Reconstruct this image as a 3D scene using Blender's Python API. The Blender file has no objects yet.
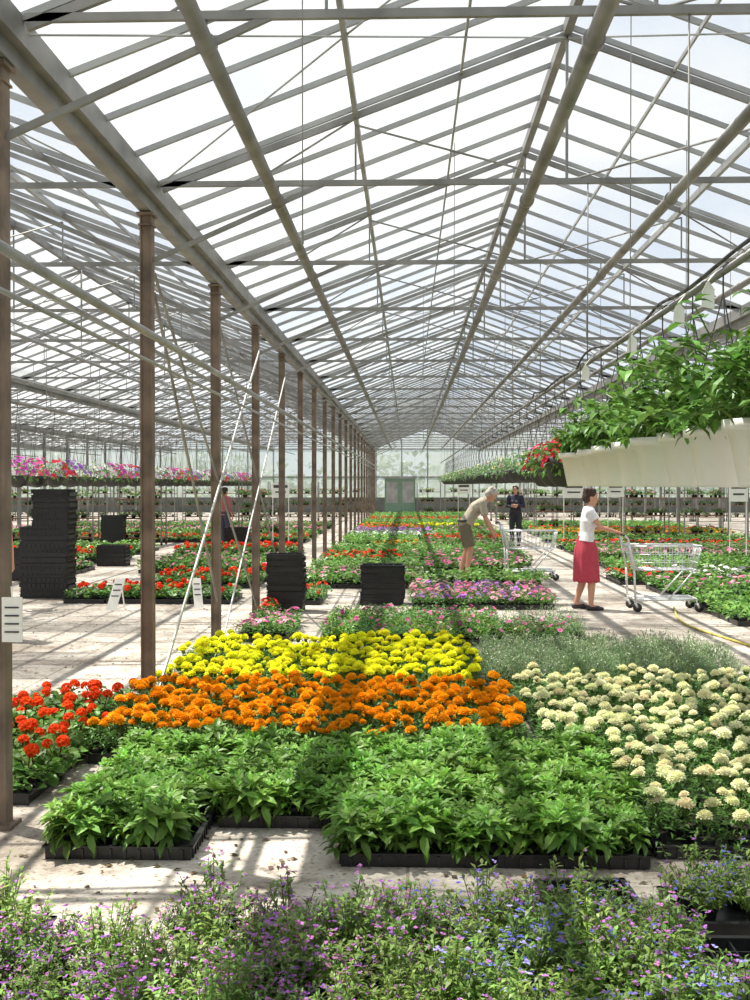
import bpy, math, random
import numpy as np
from mathutils import Vector, Matrix
rng=np.random.default_rng(7); random.seed(7)
scene=bpy.context.scene
# ------------------------------------------------------------------ materials
def newmat(name):
    m=bpy.data.materials.new(name); m.use_nodes=True
    nt=m.node_tree; nt.nodes.clear()
    out=nt.nodes.new('ShaderNodeOutputMaterial')
    return m,nt,out
def simple(name,col,rough=.5,metal=0,var=.15,scale=8,bump=0):
    m,nt,out=newmat(name); N=nt.nodes; L=nt.links
    b=N.new('ShaderNodeBsdfPrincipled'); b.inputs['Roughness'].default_value=rough; b.inputs['Metallic'].default_value=metal
    tc=N.new('ShaderNodeTexCoord'); nz=N.new('ShaderNodeTexNoise'); nz.inputs['Scale'].default_value=scale; nz.inputs['Detail'].default_value=4
    L.new(tc.outputs['Object'],nz.inputs['Vector'])
    cr=N.new('ShaderNodeValToRGB'); c=np.array(col)
    cr.color_ramp.elements[0].position=.3; cr.color_ramp.elements[1].position=.7
    cr.color_ramp.elements[0].color=(*(c*(1-var)),1); cr.color_ramp.elements[1].color=(*np.clip(c*(1+var),0,1),1)
    L.new(nz.outputs['Fac'],cr.inputs['Fac']); L.new(cr.outputs['Color'],b.inputs['Base Color'])
    if bump:
        bp=N.new('ShaderNodeBump'); bp.inputs['Strength'].default_value=bump; L.new(nz.outputs['Fac'],bp.inputs['Height']); L.new(bp.outputs['Normal'],b.inputs['Normal'])
    L.new(b.outputs[0],out.inputs[0]); return m
def attrmat(name,rough=.5,trans=.3,spec=.4):
    m,nt,out=newmat(name); N=nt.nodes; L=nt.links
    a=N.new('ShaderNodeAttribute'); a.attribute_name='Col'
    b=N.new('ShaderNodeBsdfPrincipled'); b.inputs['Roughness'].default_value=rough
    b.inputs['Specular IOR Level'].default_value=spec
    t=N.new('ShaderNodeBsdfTranslucent'); mx=N.new('ShaderNodeMixShader'); mx.inputs[0].default_value=trans
    L.new(a.outputs['Color'],b.inputs['Base Color']); L.new(a.outputs['Color'],t.inputs['Color'])
    L.new(b.outputs[0],mx.inputs[1]); L.new(t.outputs[0],mx.inputs[2]); L.new(mx.outputs[0],out.inputs[0]); return m
M_leaf=attrmat('leaf_surface',.42,.3,.35)
M_petal=attrmat('petal_surface',.7,.3,.1)
M_black=simple('black_plastic',(.018,.018,.02),.4,0,.3,20)
M_soil=simple('potting_soil',(.035,.022,.014),.95,0,.4,60,.4)
PM=[M_leaf,M_petal,M_black,M_soil]
M_galv=simple('galvanised_steel',(.235,.23,.22),.5,.25,.3,3)
M_galvL=simple('aluminium_bar',(.33,.335,.33),.45,.25,.2,3)
M_chrome=simple('bright_wire',(.72,.73,.74),.35,.3,.05,3)
M_post=simple('weathered_post_steel',(.19,.14,.105),.7,.05,.4,5,.1)
M_white=simple('white_painted_metal',(.62,.62,.6),.5,0,.08,6)
M_plinth=simple('plinth_panel',(.14,.15,.135),.7,0,.25,2)
M_whitep=simple('white_plastic',(.90,.89,.84),.35,0,.04,6)
M_dark=simple('dark_metal',(.06,.06,.06),.5,.3,.2,6)
M_wood=simple('wood_brown',(.2,.11,.05),.7,0,.3,10)
M_yel=simple('yellow_hose',(.55,.47,.08),.5,0,.1,6)
def glassmat(name,base,tint=(.96,.98,1),tlc=(.42,.44,.455),dfc=(.6,.63,.65)):
    m,nt,out=newmat(name); N=nt.nodes; L=nt.links
    a=N.new('ShaderNodeAttribute'); a.attribute_name='Col'
    sep=N.new('ShaderNodeSeparateColor'); L.new(a.outputs['Color'],sep.inputs[0])
    tr=N.new('ShaderNodeBsdfTransparent'); tr.inputs[0].default_value=(*tint,1)
    tl=N.new('ShaderNodeBsdfTranslucent'); tl.inputs[0].default_value=(*tlc,1)
    df=N.new('ShaderNodeBsdfDiffuse'); df.inputs[0].default_value=(*dfc,1)
    m1=N.new('ShaderNodeMixShader'); m1.inputs[0].default_value=.35
    L.new(tl.outputs[0],m1.inputs[1]); L.new(df.outputs[0],m1.inputs[2])
    tc=N.new('ShaderNodeTexCoord'); nz=N.new('ShaderNodeTexNoise'); nz.inputs['Scale'].default_value=1.3; nz.inputs['Detail'].default_value=5
    mp=N.new('ShaderNodeMapping'); mp.inputs['Scale'].default_value=(1,.35,1)
    L.new(tc.outputs['Object'],mp.inputs[0]); L.new(mp.outputs[0],nz.inputs['Vector'])
    mm=N.new('ShaderNodeMath'); mm.operation='MULTIPLY_ADD'; mm.inputs[1].default_value=.45; mm.inputs[2].default_value=base-.22
    L.new(nz.outputs['Fac'],mm.inputs[0])
    ad=N.new('ShaderNodeMath'); ad.operation='ADD'; ad.use_clamp=True
    L.new(mm.outputs[0],ad.inputs[0]); L.new(sep.outputs[0],ad.inputs[1])
    mx=N.new('ShaderNodeMixShader'); L.new(ad.outputs[0],mx.inputs[0]); L.new(tr.outputs[0],mx.inputs[1]); L.new(m1.outputs[0],mx.inputs[2])
    L.new(mx.outputs[0],out.inputs[0]); return m
M_glass=glassmat('whitewashed_glass',.2)
M_wglass=glassmat('wall_glass',.55,tlc=(.6,.62,.62))
# floor
def floormat():
    m,nt,out=newmat('worn_concrete'); N=nt.nodes; L=nt.links
    b=N.new('ShaderNodeBsdfPrincipled'); b.inputs['Roughness'].default_value=.85
    tc=N.new('ShaderNodeTexCoord')
    n1=N.new('ShaderNodeTexNoise'); n1.inputs['Scale'].default_value=.8; n1.inputs['Detail'].default_value=10; n1.inputs['Roughness'].default_value=.75; n1.inputs['Distortion'].default_value=.6
    n2=N.new('ShaderNodeTexNoise'); n2.inputs['Scale'].default_value=6; n2.inputs['Detail'].default_value=9; n2.inputs['Roughness'].default_value=.75
    n3=N.new('ShaderNodeTexNoise'); n3.inputs['Scale'].default_value=38; n3.inputs['Detail'].default_value=4
    for n in (n1,n2,n3): L.new(tc.outputs['Object'],n.inputs['Vector'])
    c1=N.new('ShaderNodeValToRGB'); e=c1.color_ramp.elements
    e[0].position=.40; e[0].color=(.25,.21,.17,1); e[1].position=.58; e[1].color=(.58,.53,.465,1)
    L.new(n1.outputs['Fac'],c1.inputs['Fac'])
    c2=N.new('ShaderNodeValToRGB'); e=c2.color_ramp.elements
    e[0].position=.36; e[0].color=(.52,.48,.44,1); e[1].position=.52; e[1].color=(1,1,1,1)
    L.new(n2.outputs['Fac'],c2.inputs['Fac'])
    mx=N.new('ShaderNodeMixRGB'); mx.blend_type='MULTIPLY'; mx.inputs[0].default_value=.85
    L.new(c1.outputs[0],mx.inputs[1]); L.new(c2.outputs[0],mx.inputs[2])
    c3=N.new('ShaderNodeValToRGB'); e=c3.color_ramp.elements
    e[0].position=.34; e[0].color=(.3,.22,.16,1); e[1].position=.42; e[1].color=(1,1,1,1)
    L.new(n3.outputs['Fac'],c3.inputs['Fac'])
    m2=N.new('ShaderNodeMixRGB'); m2.blend_type='MULTIPLY'; m2.inputs[0].default_value=.8
    L.new(mx.outputs[0],m2.inputs[1]); L.new(c3.outputs[0],m2.inputs[2])
    br=N.new('ShaderNodeTexBrick'); br.offset=0; br.inputs['Scale'].default_value=1; br.inputs['Brick Width'].default_value=3.2; br.inputs['Row Height'].default_value=3.0
    br.inputs['Mortar Size'].default_value=.008; br.inputs['Color1'].default_value=(1,1,1,1); br.inputs['Color2'].default_value=(.93,.93,.93,1); br.inputs['Mortar'].default_value=(.45,.4,.36,1)
    L.new(tc.outputs['Object'],br.inputs['Vector'])
    m3=N.new('ShaderNodeMixRGB'); m3.blend_type='MULTIPLY'; m3.inputs[0].default_value=.8
    L.new(m2.outputs[0],m3.inputs[1]); L.new(br.outputs['Color'],m3.inputs[2])
    L.new(m3.outputs[0],b.inputs['Base Color'])
    bp=N.new('ShaderNodeBump'); bp.inputs['Strength'].default_value=.25; L.new(n2.outputs['Fac'],bp.inputs['Height']); L.new(bp.outputs[0],b.inputs['Normal'])
    L.new(b.outputs[0],out.inputs[0]); return m
M_floor=floormat()
M_grass=simple('grass_field',(.10,.17,.05),.9,0,.4,.5)

# ------------------------------------------------------------------ mesh builder
class G:
    def __init__(s): s.V=[];s.F=[];s.C=[];s.M=[];s.n=0
    def add(s,V,F,C=None,M=0):
        V=np.asarray(V,float).reshape(-1,3); F=np.asarray(F,int).reshape(-1,3)
        if C is None: C=np.ones((len(V),3))
        C=np.asarray(C,float)
        if C.ndim==1: C=np.tile(C,(len(V),1))
        M=np.full(len(F),M) if np.isscalar(M) else np.asarray(M)
        s.V.append(V); s.F.append(F+s.n); s.C.append(C); s.M.append(M); s.n+=len(V)
    def tpl(s): return (np.concatenate(s.V),np.concatenate(s.F),np.concatenate(s.C),np.concatenate(s.M))
    def obj(s,name,mats,smooth=False,parent=None):
        V,F,C,M=s.tpl(); me=bpy.data.meshes.new(name)
        me.vertices.add(len(V)); me.vertices.foreach_set('co',V.astype(np.float32).ravel())
        me.loops.add(len(F)*3); me.loops.foreach_set('vertex_index',F.astype(np.int32).ravel())
        me.polygons.add(len(F)); me.polygons.foreach_set('loop_start',(np.arange(len(F))*3).astype(np.int32))
        for m in mats: me.materials.append(m)
        me.polygons.foreach_set('material_index',M.astype(np.int32))
        me.polygons.foreach_set('use_smooth',np.full(len(F),smooth))
        me.update(calc_edges=True)
        ca=me.color_attributes.new('Col','FLOAT_COLOR','POINT')
        ca.data.foreach_set('color',np.concatenate([np.clip(C,0,1),np.ones((len(C),1))],1).astype(np.float32).ravel())
        o=bpy.data.objects.new(name,me); scene.collection.objects.link(o)
        if parent: o.parent=parent
        return o
def empty(name,loc=(0,0,0)):
    e=bpy.data.objects.new(name,None); e.location=loc; e.empty_display_size=.1; scene.collection.objects.link(e); return e
def rz(a):
    a=np.asarray(a,float); R=np.zeros((len(a),3,3)); c,s=np.cos(a),np.sin(a)
    R[:,0,0]=c;R[:,0,1]=-s;R[:,1,0]=s;R[:,1,1]=c;R[:,2,2]=1; return R
def rx(a):
    a=np.asarray(a,float); R=np.zeros((len(a),3,3)); c,s=np.cos(a),np.sin(a)
    R[:,1,1]=c;R[:,1,2]=-s;R[:,2,1]=s;R[:,2,2]=c;R[:,0,0]=1; return R
def ry(a):
    a=np.asarray(a,float); R=np.zeros((len(a),3,3)); c,s=np.cos(a),np.sin(a)
    R[:,0,0]=c;R[:,0,2]=s;R[:,2,0]=-s;R[:,2,2]=c;R[:,1,1]=1; return R
def scat(g,T,R,P,tint=None,sc=None,leafonly=False):
    V,F,C,M=T; N=len(P)
    if sc is not None: R=R*np.asarray(sc).reshape(-1,1,1)
    VV=np.einsum('nij,vj->nvi',R,V)+np.asarray(P)[:,None,:]
    CC=np.repeat(C[None],N,0)
    if tint is not None: CC=CC*np.asarray(tint)[:,None,:]
    FF=F[None]+(np.arange(N)*len(V))[:,None,None]
    g.add(VV.reshape(-1,3),FF.reshape(-1,3),CC.reshape(-1,3),np.tile(M,N))
BF=[(0,1,3),(0,3,2),(4,6,7),(4,7,5),(0,4,5),(0,5,1),(2,3,7),(2,7,6),(0,2,6),(0,6,4),(1,5,7),(1,7,3)]
def box(g,c,s,M=0,C=None,tap=1.0):
    V=[(c[0]+(x-.5)*s[0]*(1 if z else tap),c[1]+(y-.5)*s[1]*(1 if z else tap),c[2]+(z-.5)*s[2]) for x in(0,1) for y in(0,1) for z in(0,1)]
    g.add(V,BF,C,M)
def frame(d):
    d=np.asarray(d,float); d=d/np.linalg.norm(d)
    u=np.array([0,0,1.]) if abs(d[2])<.95 else np.array([1.,0,0])
    a=np.cross(d,u); a/=np.linalg.norm(a); b=np.cross(a,d); return d,a,b
def beam(g,p0,p1,w,h,M=0,C=None):
    p0=np.array(p0,float);p1=np.array(p1,float); d,a,b=frame(p1-p0)
    V=[]
    for x in(0,1):
        for y in(-.5,.5):
            for z in(-.5,.5): V.append((p1 if x else p0)+a*w*y+b*h*z)
    g.add(V,BF,C,M)
def tube(g,p0,p1,r,n=8,M=0,C=None,r1=None):
    p0=np.array(p0,float);p1=np.array(p1,float); d,a,b=frame(p1-p0); r1=r if r1 is None else r1
    t=np.arange(n)*2*math.pi/n; ring=np.cos(t)[:,None]*a+np.sin(t)[:,None]*b
    V=np.concatenate([p0+ring*r,p1+ring*r1,[p0],[p1]]); F=[]
    for i in range(n):
        j=(i+1)%n; F+=[(i,j,n+j),(i,n+j,n+i),(2*n,j,i),(2*n+1,n+i,n+j)]
    g.add(V,F,C,M)
def path(g,pts,r,n=6,M=0,C=None):
    for a,b in zip(pts[:-1],pts[1:]): tube(g,a,b,r,n,M,C)
def lathe(g,prof,n=20,M=0,C=None,off=(0,0,0)):
    t=np.arange(n)*2*math.pi/n; V=[];F=[]
    for r,z in prof:
        V.append(np.stack([np.cos(t)*r+off[0],np.sin(t)*r+off[1],np.full(n,z+off[2])],1))
    for k in range(len(prof)-1):
        for i in range(n):
            j=(i+1)%n; a=k*n; b=a+n; F+=[(a+i,a+j,b+j),(a+i,b+j,b+i)]
    g.add(np.concatenate(V),F,C,M)

# ------------------------------------------------------------------ plant templates
def leafT(L,W,droop=.15,fold=.12,col=(1,1,1),M=0,lo=False):
    if lo:
        V=[(0,0,0),(-W/2,L*.5,fold*W),(W/2,L*.5,fold*W),(0,L,-droop*L)]; F=[(0,2,1),(1,2,3)]
    else:
        V=[(0,0,0),(-W*.42,L*.32,fold*W),(0,L*.32,0),(W*.42,L*.32,fold*W),(-W*.42,L*.68,fold*W-droop*L*.3),(0,L*.68,-droop*L*.35),(W*.42,L*.68,fold*W-droop*L*.3),(0,L,-droop*L)]
        F=[(0,2,1),(0,3,2),(1,2,5),(1,5,4),(2,3,6),(2,6,5),(4,5,7),(5,6,7)]
    V=np.array(V,float); return (V,np.array(F),np.tile(col,(len(V),1)).astype(float),np.full(len(F),M))
def cvar(col,n,v=.2,hue=.12):
    b=1+rng.uniform(-v,v,(n,1)); h=1+rng.uniform(-hue,hue,(n,3)); return np.array(col)*b*h
def bush(n,rad,h,L,W,col,lo=False,droop=.25,z0=.0,pmin=-10,pmax=55,flat=.5,var=.25):
    g=G(); lf=leafT(L,W,droop,lo=lo); a=rng.uniform(0,6.283,n); u=np.sqrt(rng.uniform(0,1,n)); r=rad*u
    z=z0+h*np.sqrt(np.clip(1-u**2*.75,0,1))*rng.uniform(flat,1,n)
    P=np.stack([np.cos(a)*r,np.sin(a)*r,z],1)
    az=a-math.pi/2+rng.normal(0,.7,n); pit=np.radians(rng.uniform(pmin,pmax,n))
    R=rz(az)@rx(pit)@ry(rng.normal(0,.3,n))
    scat(g,lf,R,P,cvar(col,n,var),rng.uniform(.7,1.2,n)); return g
def stems(g,n,rad,z0,h,r=.003,col=(.12,.2,.05)):
    for i in range(n):
        a=random.uniform(0,6.28); q=rad*random.uniform(.2,.9)
        tube(g,(math.cos(a)*q*.2,math.sin(a)*q*.2,z0),(math.cos(a)*q,math.sin(a)*q,h*.9),r,3,0,col)
def rosettes(ns,rad,h,L,W,col,lo=False):
    g=G(); lf=leafT(L,W,.3,lo=lo)
    for s in range(ns):
        a=s*2.4+random.uniform(-.6,.6); q=rad*math.sqrt((s+.3)/ns)*random.uniform(.8,1.15); zz=h*(1-.3*(q/rad)**2)*random.uniform(.68,1.12)
        c=np.array([math.cos(a)*q,math.sin(a)*q,zz]); tube(g,(c[0]*.3,c[1]*.3,.0),c,.003,3,0,(.2,.35,.1))
        tl=rx([random.uniform(-.35,.35)])@ry([random.uniform(-.35,.35)])
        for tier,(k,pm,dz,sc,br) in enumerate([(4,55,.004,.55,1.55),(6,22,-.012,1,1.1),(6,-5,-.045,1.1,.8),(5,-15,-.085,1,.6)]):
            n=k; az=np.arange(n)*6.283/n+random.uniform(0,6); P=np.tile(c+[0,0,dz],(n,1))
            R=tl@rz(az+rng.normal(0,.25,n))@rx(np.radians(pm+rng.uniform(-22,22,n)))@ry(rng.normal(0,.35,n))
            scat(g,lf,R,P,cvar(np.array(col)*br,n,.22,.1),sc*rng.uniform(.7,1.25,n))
    return g
def pompom(R,col,lo=False):
    g=G()
    lathe(g,[(0.001,-.25*R),(.5*R,-.2*R),(.85*R,.0),(.8*R,.25*R),(.5*R,.45*R),(.001,.52*R)],8,1,np.array(col)*.75)
    rings=[(.62,.02,14,-8),(.62,.16,13,15),(.5,.3,11,35),(.34,.40,9,55),(.16,.46,6,75)] if not lo else [(.6,.1,8,0),(.45,.3,6,35),(.2,.42,4,65)]
    for (r,z,n,p) in rings:
        az=np.arange(n)*6.283/n+random.uniform(0,6); lf=leafT(R*.45,R*(.42 if not lo else .7),.1,.25,M=1,lo=lo)
        P=np.stack([np.cos(az)*r*R,np.sin(az)*r*R,np.full(n,z*R)+rng.normal(0,.02*R,n)],1)
        scat(g,lf,rz(az-math.pi/2)@rx(np.radians(p+rng.uniform(-12,12,n))),P,cvar(col,n,.12,.05),rng.uniform(.85,1.15,n))
    tube(g,(0,0,-.9*R),(0,0,-.15*R),.22*R,5,0,(.12,.22,.05),.45*R)
    return g.tpl()
def trumpet(R,col,eye=None):
    n=10; t=np.arange(n)*6.283/n; rr=R*(1-.13*(np.arange(n)%2)); V=[(0,0,-.4*R)]
    V+= [(math.cos(x)*R*.35,math.sin(x)*R*.35,0) for x in t]
    V+= [(math.cos(x)*q,math.sin(x)*q,.12*R) for x,q in zip(t,rr)]
    F=[]
    for i in range(n):
        j=(i+1)%n; F+=[(0,1+i,1+j),(1+i,n+1+i,n+1+j),(1+i,n+1+j,1+j)]
    C=np.tile(col,(len(V),1)).astype(float); C[0]=eye if eye is not None else np.array(col)*.4
    return (np.array(V,float),np.array(F),C,np.full(len(F),1))
def cluster(R,col):
    g=G(); n=16; fl=trumpet(R*.38,col)
    for i in range(n):
        ph=i*2.4; ct=1-i/n*1.15; st=math.sqrt(max(0,1-ct*ct)); d=np.array([math.cos(ph)*st,math.sin(ph)*st,ct])
        scat(g,fl,rz([ph-math.pi/2])@rx([-math.acos(ct)]),[d*R*.75],cvar((1,1,1),1,.15,.03))
    tube(g,(0,0,-R*2),(0,0,0),.004,3,0,(.15,.28,.08)); return g.tpl()
def addfl(g,fl,n,rad,zf,sc=(.85,1.15),tiltmax=.7,col=None,dome=.3):
    a=rng.uniform(0,6.283,n); u=np.sqrt(rng.uniform(0,1,n)); P=np.stack([np.cos(a)*rad*u,np.sin(a)*rad*u,zf*(1-dome*u**2)+rng.uniform(-.015,.015,n)],1)
    scat(g,fl,rz(a-math.pi/2)@rx(-u*tiltmax)@rz(rng.uniform(0,6,n)),P,cvar((1,1,1) if col is None else col,n,.1,.04),rng.uniform(*sc,n))
def potT(g,r=.05,h=.08):
    lathe(g,[(r*.75,0),(r,h),(r*.9,h),(r*.88,h*.9)],8,2); lathe(g,[(r*.88,h*.88),(.001,h*.9)],8,3)
MIDG=(.12,.26,.045)
def variants(f,k=4): return [f() for _ in range(k)]
def mk_green():
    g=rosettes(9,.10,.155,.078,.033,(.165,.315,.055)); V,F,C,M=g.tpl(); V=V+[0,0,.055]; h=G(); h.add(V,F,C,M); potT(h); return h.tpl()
def mk_mar(col,nh,R,hf=.2,lo=False):
    def f():
        g=bush(110 if not lo else 40,.1,hf*.92,.05 if not lo else .07,.013 if not lo else .03,(.11,.24,.045),lo=True,z0=.02,flat=.35)
        stems(g,4,.07,.03,hf); potT(g)
        k=nh if isinstance(nh,int) else random.choice(nh); a0=random.uniform(0,6.28)
        for i in range(k):
            a=a0+i*6.28/k+random.uniform(-.5,.5); q=random.uniform(.045,.075) if k>1 else random.uniform(0,.04)
            fl=pompom(R,col,lo); scat(g,fl,rz([a])@rx([random.uniform(-.35,.35)]),[(math.cos(a)*q,math.sin(a)*q,hf+random.uniform(-.02,.045))],None,[random.choice([.6,.8,.95,1,1.1])])
        return g.tpl()
    return f
def mk_fl(col,leafcol=MIDG,nf=7,R=.028,h=.18,n=90,L=.04,W=.022,rad=.11,kind='t',lo=False):
    def f():
        g=bush(n,rad,h,L,W,leafcol,lo=lo,z0=.02,flat=.3); potT(g)
        fl=trumpet(R,(1,1,1)) if kind=='t' else cluster(R,(1,1,1))
        c=col[random.randrange(len(col))] if isinstance(col,list) else col
        if nf: addfl(g,fl,nf,rad*.9,h+.02+(.04 if kind=='c' else 0),col=c)
        return g.tpl()
    return f
def mk_lob(cols,nf=60,dens=560,tall=1.0,green=(.17,.29,.06)):
    def f():
        g=G(); n=dens; st=28
        for s in range(st):
            a=random.uniform(0,6.28); q=random.uniform(.02,.15); top=np.array([math.cos(a)*q,math.sin(a)*q,(.24-.5*q)*random.uniform(.55,1.25)*tall])
            base=np.array([top[0]*.25,top[1]*.25,.06]); tube(g,base,top,.0016,3,0,(.2,.27,.08))
            k=n//st; t=rng.uniform(.15,1.05,k)[:,None]; P=base+(top-base)*t+rng.normal(0,.006,(k,3))
            lf=leafT(.030,.0105,.2,lo=True); scat(g,lf,rz(rng.uniform(0,6.28,k))@rx(np.radians(rng.uniform(-10,65,k))),P,cvar(green,k,.4,.15),rng.uniform(.6,1.35,k))
            k=int(nf/st)+ (random.random()<(nf/st)%1)
            if k:
                t=rng.uniform(.6,1.12,k)[:,None]; P=base+(top-base)*t+rng.normal(0,.012,(k,3))
                fl=leafT(.0115,.0115,.1,M=1,lo=True); c=cols[random.randrange(len(cols))]
                for o in range(3): scat(g,fl,rz(rng.uniform(0,.6,k)+o*2.09)@rx(np.radians(rng.uniform(0,50,k))),P,cvar(c,k,.2,.1),rng.uniform(.8,1.25,k))
        potT(g,.045,.075); return g.tpl()
    return f
def mk_silver():
    g=bush(330,.13,.27,.05,.007,(.25,.36,.17),lo=True,z0=.02,pmin=20,pmax=88,flat=.25); addfl(g,leafT(.014,.014,M=1,lo=True),10,.11,.29,col=(.95,.92,.75)); potT(g); return g.tpl()
# trays
def tray(g,cx,cy,z=0,w=.58,d=.38,h=.06,rot=0,full=True,cells=False):
    t=G()
    for sx in(-1,1): 
        beam(t,(sx*w/2*.97,-d/2,h/2),(sx*w/2*.97,d/2,h/2),.012,h,2); box(t,(sx*w/2,0,h),(.025,d+.02,.008),2)
        if full:
            for k in np.linspace(-.42,.42,7): box(t,(sx*(w/2+.004),k*d,h*.45),(.01,.012,h*.8),2)
    for sy in(-1,1):
        beam(t,(-w/2,sy*d/2*.97,h/2),(w/2,sy*d/2*.97,h/2),.012,h,2); box(t,(0,sy*d/2,h),(w+.02,.025,.008),2)
        if full:
            for k in np.linspace(-.44,.44,10): box(t,(k*w,sy*(d/2+.004),h*.45),(.012,.01,h*.8),2)
    box(t,(0,0,.006),(w*.96,d*.96,.008),2)
    if cells:
        for k in(-.25,0,.25): box(t,(k*w,0,h*.7),(.006,d,.02),2)
        for k in(-.17,.17): box(t,(0,k*d,h*.7),(w,.006,.02),2)
    scat(g,t.tpl(),rz([rot]),[(cx,cy,z)])
def bed(name,x0,x1,y0,y1,sp,tpls,zoff=.012,trays=True,keep=None,jit=.22,tv=.14,sc=(.88,1.12),full=False,drop=0):
    g=G(); xs=np.arange(x0+sp/2,x1,sp); ys=np.arange(y0+sp/2,y1,sp*.95)
    X,Y=np.meshgrid(xs,ys); X=X.ravel()+rng.uniform(-jit,jit,X.size)*sp; Y=Y.ravel()+rng.uniform(-jit,jit,Y.size)*sp
    if keep is not None:
        k=keep(X,Y); X,Y=X[k],Y[k]
    if drop:
        k=rng.uniform(0,1,len(X))>drop; X,Y=X[k],Y[k]
    n=len(X); idx=rng.integers(0,len(tpls),n)
    for i,T in enumerate(tpls):
        s=idx==i; m=int(s.sum())
        if m: scat(g,T,rz(rng.uniform(0,6.28,m))@rx(rng.normal(0,.07,m)),np.stack([X[s],Y[s],np.full(m,zoff)],1),np.repeat(1+rng.uniform(-tv,tv,(m,1)),3,1)*(1+rng.uniform(-.05,.05,(m,3))),rng.uniform(*sc,m))
    if trays:
        w,d=.6,.4
        nx=max(1,int(round((x1-x0)/w))); ny=max(1,int(round((y1-y0)/d))); w=(x1-x0)/nx; d=(y1-y0)/ny
        for i in range(nx):
            for j in range(ny):
                cx,cy=x0+w*(i+.5),y0+d*(j+.5)
                if keep is None or keep(np.array([cx]),np.array([cy]))[0]: tray(g,cx,cy,0,w*.965,d*.95,full=full)
    return g.obj(name,PM)
# ------------------------------------------------------------------ structure
X0=-2.0; W=6.4; GZ=3.94; RZ=5.14; KS=range(-4,4); YA,YB=-3.6,68.4
XL=X0+W*KS[0]; XR=X0+W*(KS[-1]+1)
g=G(); box(g,((XL+XR)/2,(YA+YB)/2,-.05),(XR-XL,YB-YA,.1)); g.obj('floor',[M_floor])
g=G(); box(g,(0,30,-.2),(400,400,.1)); g.obj('outside_ground',[M_grass])
frames=np.arange(5.4-6,YB-.1,3.0)
bars=np.arange(YA,YB+.01,.75)
gl=G(); br=G(); rf=G(); tr=G(); gt=G()
for k in KS:
    xa=X0+W*k; xr=xa+W/2; xb=xa+W
    for si,(p,q) in enumerate(((xa,xr),(xb,xr))):
        for i,y in enumerate(bars[:-1]):
            for s0,s1 in ((0,.5),(.5,1)):
                pa=(p+(q-p)*s0,GZ+.06+(RZ-GZ)*s0); pb=(p+(q-p)*s1,GZ+.06+(RZ-GZ)*s1)
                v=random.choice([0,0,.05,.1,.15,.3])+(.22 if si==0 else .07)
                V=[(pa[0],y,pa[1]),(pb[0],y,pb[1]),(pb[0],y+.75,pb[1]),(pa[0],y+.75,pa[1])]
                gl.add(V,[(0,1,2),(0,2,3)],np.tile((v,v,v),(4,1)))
            beam(br,(p,y,GZ+.03),(q,y,RZ+.03),.024,.04)
        for s,w_,h_ in((.5,.035,.06),(.25,.018,.03),(.75,.018,.03)):
            xx=p+(q-p)*s; zz=GZ+(RZ-GZ)*s; beam(br,(xx,YA,zz-.02),(xx,YB,zz-.02),w_,h_)
    beam(rf,(xr,YA,RZ+.0),(xr,YB,RZ+.0),.06,.09)
    for y in frames:
        beam(tr,(xa+.12,y,GZ+.02),(xr,y,RZ-.04),.03,.05); beam(tr,(xb-.12,y,GZ+.02),(xr,y,RZ-.04),.03,.05)
        beam(tr,(xa+.11,y,4.0),(xb-.11,y,4.0),.03,.042)
        tube(tr,(xr,y,4.0),(xr,y,RZ),.012,6)
        for sgn in(-1,1):
            tube(tr,(xr,y,4.0),(xr+sgn*1.6,y,GZ+.5),.009,5); tube(tr,(xr+sgn*1.6,y,4.0),(xr+sgn*1.6,y,GZ+.5),.009,5)
            tube(tr,(xr+sgn*1.6,y,GZ+.55),(xr+sgn*2.4,y,4.0),.009,5)
    for y in np.arange(5.4,YB-7,12.0):
        for (p,q) in ((xa,xr),(xb,xr)): tube(br,(p,y,GZ-.02),(q,y+3,RZ-.06),.007,5); tube(br,(q,y,RZ-.06),(p,y+3,GZ-.02),.007,5)
for k in range(KS[0],KS[-1]+2):
    xa=X0+W*k
    beam(gt,(xa,YA,GZ-.06),(xa,YB,GZ-.06),.20,.012); beam(gt,(xa-.10,YA,GZ),(xa-.10,YB,GZ),.012,.14); beam(gt,(xa+.10,YA,GZ),(xa+.10,YB,GZ),.012,.14)
    beam(gt,(xa,YA,GZ-.11),(xa,YB,GZ-.11),.09,.09)
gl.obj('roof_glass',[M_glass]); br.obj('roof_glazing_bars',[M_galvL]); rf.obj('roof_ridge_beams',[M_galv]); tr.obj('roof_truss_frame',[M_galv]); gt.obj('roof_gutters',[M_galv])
# posts
def post(x,y,mat):
    g=G(); h=GZ-.155
    beam(g,(x-.04,y,0),(x-.04,y,h),.10,.012); beam(g,(x+.04,y,0),(x+.04,y,h),.10,.012); beam(g,(x,y-.03,0),(x,y-.03,h),.012,.08); beam(g,(x,y+.04,0),(x,y+.04,h),.012,.08)
    box(g,(x,y,.01),(.16,.16,.02)); box(g,(x,y,h-.02),(.13,.16,.02)); box(g,(x,y,h-.1),(.11,.13,.012))
    for k in(-1,1):
        tube(g,(x+.06*k,y-.06,.0),(x+.06*k,y-.06,.035),.008,6)
        beam(g,(x,y,3.40),(x+1.37*k,y,4.0),.025,.035,1)
    return g.obj('steel_post',[mat,M_galv])
for k in (-2,0,2):
    for y in frames: post(X0+W*k-(.03 if (k==0 and abs(y-5.4)<.1) else 0),float(y),M_post if k==0 else M_galv)
def pipe(name,x,z,r,mat,y0=YA+.5,y1=YB-.5,n=14,hang=None):
    g=G(); tube(g,(x,y0,z),(x,y1,z),r,n)
    for y in frames:
        tube(g,(x,y-.03,z),(x,y+.03,z),r*1.25,n)
        if hang: tube(g,(x,y,z),(x,y,hang),.006,5)
    return g.obj(name,[mat],True)
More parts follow.
